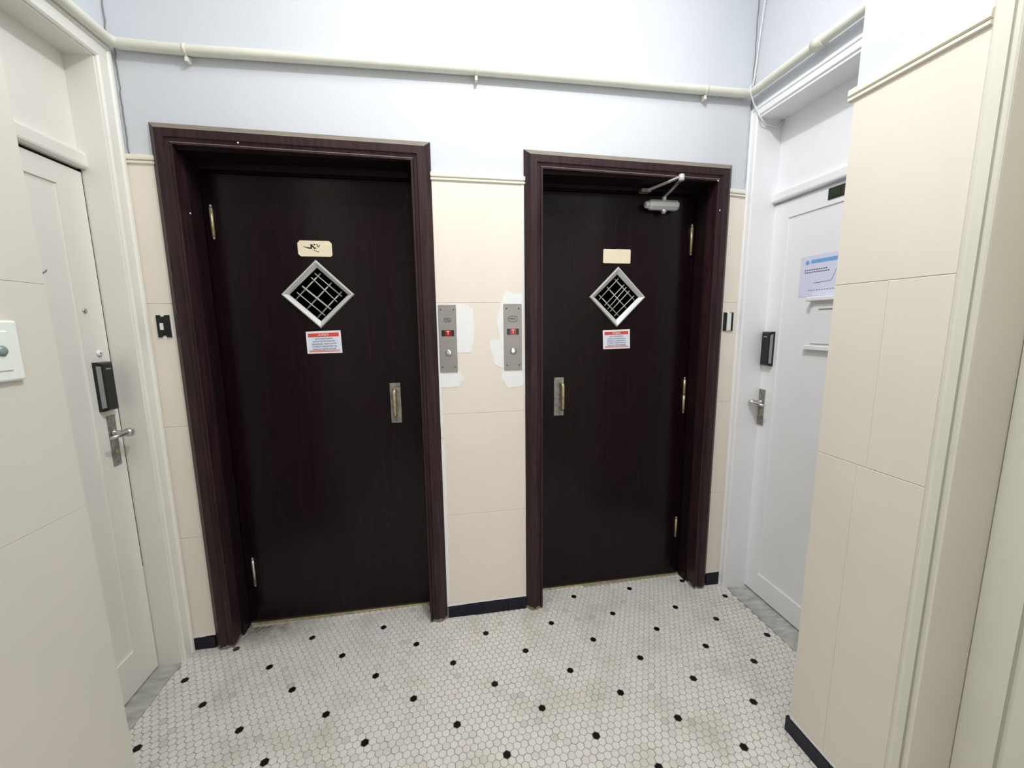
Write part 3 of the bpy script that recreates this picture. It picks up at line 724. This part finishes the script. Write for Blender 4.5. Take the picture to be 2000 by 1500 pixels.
d4 = empty('door_4', kind='structure', label='white panelled door on the right wall with keypad lock and small hatch', cat='door')
right = lambda s, z, o: (XR - o, s, z)
wprof4 = [(0, 0), (0, .010), (.006, .013), (.012, .013), (.016, .009), (.020, .010), (.038, .010), (.042, .006), (.042, 0)]
casing(['side_casing', 'head_casing', 'side_casing'], -.004, -.748, 2.304, 2.304, wprof4, right, WHITEP, d4)
XD4 = 1.430
MB().box(XR - .004, XD4 + .06, -.0480, -.040, 0, 2.262).build('side_jamb', WHITEP, d4)
MB().box(XR - .004, XD4 + .06, -.706, -.6975, 0, 2.262).build('side_jamb', WHITEP, d4)
MB().box(XR - .004, XD4 + .06, -.70, -.046, 2.2535, 2.264).build('head_jamb', WHITEP, d4)
box('transom_panel', WHITEP, d4, XD4 + .004, XD4 + .05, -.70, -.046, 1.93, 2.256)
MB().box(XD4 - .020, XD4 + .03, -.70, -.030, 1.902, 1.945, bev=.008, seg=2).build('transom_bar', WHITEP, d4)
mp4 = lambda s, z, o: (XD4 - o, s, z)
panelled_leaf(d4, mp4, -.048, -.697, .012, 1.892, -.130, -.615, .12, 1.822, WHITEP, dep=.005, bw=.010)
k4 = keypad(d4, mp4, -.112, -.055, 1.165, 1.325, .025, False)
lever(d4, mp4, -.082, -.048, .872, 1.048, .985, .070, -1)
# hatch
hb = box('hatch_frame', WHITEP, d4, XD4 - .009, XD4 + .004, -.475, -.292, 1.268, 1.452, bev=.001)
box('hatch_cornice', WHITEP, hb, XD4 - .030, XD4 + .002, -.485, -.282, 1.452, 1.470, bev=.003)
box('hatch_sill', WHITEP, hb, XD4 - .013, XD4 + .002, -.495, -.272, 1.254, 1.270, bev=.001)
hd = box('hatch_panel', WHITEP, hb, XD4 - .013, XD4 - .008, -.462, -.306, 1.280, 1.440, bev=.001)
box('hatch_pull', GREYP, hb, XD4 - .0150, XD4 - .012, -.43, -.335, 1.417, 1.421)
box('hatch_gap', GREYP, hb, XD4 - .0096, XD4 - .008, -.3065, -.3035, 1.282, 1.436)
# number plate and poster on the right door
np_ = empty('number_plate', label='small dark two-cell number plate at the top of the white door', cat='plate')
box('plate', INK, np_, XD4 - .003, XD4 + .001, -.42, -.316, 1.842, 1.884)
for a in (-.366, -.414): box('number_cell', GREENK, np_, XD4 - .0045, XD4 - .003, a, a + .042, 1.847, 1.879, bev=.0005)
base(np_, (XD4, -.368, 1.842))
po = empty('poster', label='pale lavender poster with blue heading on the white right door', cat='poster')
XP_ = XD4 + .005
box('paper', LAV, po, XP_ - .0012, XP_, -.52, -.212, 1.474, 1.640)
pp = MB().lathe((XP_ - .0012, -.245, 1.612), (-1, 0, 0), [(.009, 0), (.009, .0004)], 16)
pp.box(XP_ - .0016, XP_ - .0012, -.42, -.262, 1.607, 1.622); pp.build('blue_heading', BLUE, po)
q = MB()
for z, a, b_ in ((1.582, -.335, -.235), (1.572, -.345, -.235)):
    y = b_
    while y > a: q.box(XP_ - .0016, XP_ - .0012, y - .008, y, z - .002, z + .002); y -= .0105
y = -.26
while y > -.5: q.box(XP_ - .0016, XP_ - .0012, y - .006, y, 1.497, 1.500); y -= .012
q.build('small_print', TXTB, po)['kind'] = 'stuff'
MB().tube([(XP_ - .0014, y_, z_) for y_, z_ in ((-.28, 1.527), (-.33, 1.529), (-.36, 1.532), (-.378, 1.575), (-.388, 1.573), (-.40, 1.553), (-.43, 1.53), (-.5, 1.53))], .0009, 5).build('line_drawing', TXTB, po)
base(po, (XP_, -.366, 1.474))

d5 = empty('door_5', kind='structure', label='ivory door and moulded frame at the near right edge', cat='door')
w5 = [(0, 0), (0, .006), (.006, .012), (.012, .013), (.017, .011), (.0335, .011), (.034, .004), (.0405, .004), (.041, .011), (.047, .0125), (.050, .009), (.050, 0)]
casing(['side_casing', 'head_casing', 'side_casing'], -1.034, -1.99, 2.40, 2.40, w5, nr, NEARCR, d5)
XD5 = 1.15
MB().box(XPR - .006, XD5 + .08, -1.0845, -1.076, 0, 2.352).build('side_jamb', NEARCR, d5)
MB().box(XPR - .006, XD5 + .08, -1.948, -1.94, 0, 2.352).build('side_jamb', NEARCR, d5)
MB().box(XPR - .006, XD5 + .08, -1.94, -1.0845, 2.35, 2.362).build('head_jamb', NEARCR, d5)
mp5 = lambda s, z, o: (XD5 - o, s, z)
panelled_leaf(d5, mp5, -1.0860, -1.938, .012, 2.345, -1.156, -1.86, .14, 2.2, NEARCR, dep=.010, bw=.002)
MB().prism([mp5(-1.168, .152, -.010), mp5(-1.848, .152, -.010), mp5(-1.848, 2.188, -.010), mp5(-1.168, 2.188, -.010)], (-.0095, 0, 0)).build('raised_panel', NEARCR, d5)

# ---------------------------------------------------------------- bell switch on the near left wall
bs = empty('bell_switch', label='white bell push plate on the near left wall', cat='switch')
xs = XPL - LEAN * (1.33 / 2 - .25) + .004
MB().box(xs, xs + .009, -.955, -.850, 1.277, 1.389, bev=.004, seg=2).build('cover_plate', WPLAST, bs)
MB().box(xs + .008, xs + .011, -.935, -.872, 1.297, 1.370, bev=.0015).build('push_module', WPLAST, bs)
MB().lathe((xs + .011, -.888, 1.334), (1, 0, 0), [(.0100, 0), (.0098, .0006), (.0078, .0005), (.0078, .003), (.005, .0042), (.0005, .0045)], 20).build('push_button', GRYC, bs)
base(bs, (xs, -.90, 1.277))

# ---------------------------------------------------------------- painted conduit along the walls
cp_ = empty('conduit_pipe', label='cream painted pipe running round the walls above the lift doors', cat='pipe')
R_ = .0175
zl_, zr_ = 2.340, 2.362
pl_ = [(-1.166, -.765, 2.338), (-1.166, -.30, 2.340), (-1.166, -.055, 2.340), (-1.160, -.029, 2.340), (-1.143, -.023, 2.340), (-.95, -.023, 2.338), (-.4, -.023, 2.349), (.08, -.023, 2.3575), (.6, -.023, 2.361), (1.07, -.023, 2.361), (1.262, -.023, zr_), (1.279, -.029, zr_), (1.285, -.055, zr_), (1.285, -.30, 2.361), (1.285, -.754, 2.360)]
MB().tube(pl_, R_, 14).build('pipe', PIPEM, cp_)
for x, z in ((-.9415, 2.338), (.0794, 2.3575), (1.068, 2.361)):
    MB().tube([(x - .005, -.023, z), (x + .005, -.023, z)], R_ + .0022, 14).box(x - .005, x + .005, -.026, 0, z - R_ - .018, z - R_ + .004).box(x - .005, x + .005, -.004, 0, z + R_, z + R_ + .014).build('pipe_clip', RAILM, cp_)
MB().tube([(1.285, -.335, 2.361), (1.285, -.375, 2.361)], R_ + .004, 14).build('pipe_coupling', PIPEM, cp_)
base(cp_, (0, -.03, 2.35))

# thin white cable in the right corner, looping into the transom
cb = MB().tube([(1.300, -.060, 2.99), (1.303, -.055, 2.75), (1.306, -.030, 2.58), (1.308, -.014, 2.45), (1.303, -.012, 2.40), (1.258, -.0560, 2.375), (1.258, -.060, 2.345), (1.292, -.040, 2.315), (1.303, -.055, 2.275), (1.300, -.075, 2.245), (1.34, -.060, 2.225), (1.40, -.054, 2.222), (1.425, -.056, 2.236), (1.430, -.058, 2.252)], .0030, 8).build('cable', WCABLE)
tag(cb, 'thin white cable hanging in the right corner and looping over the white door frame', 'cable')
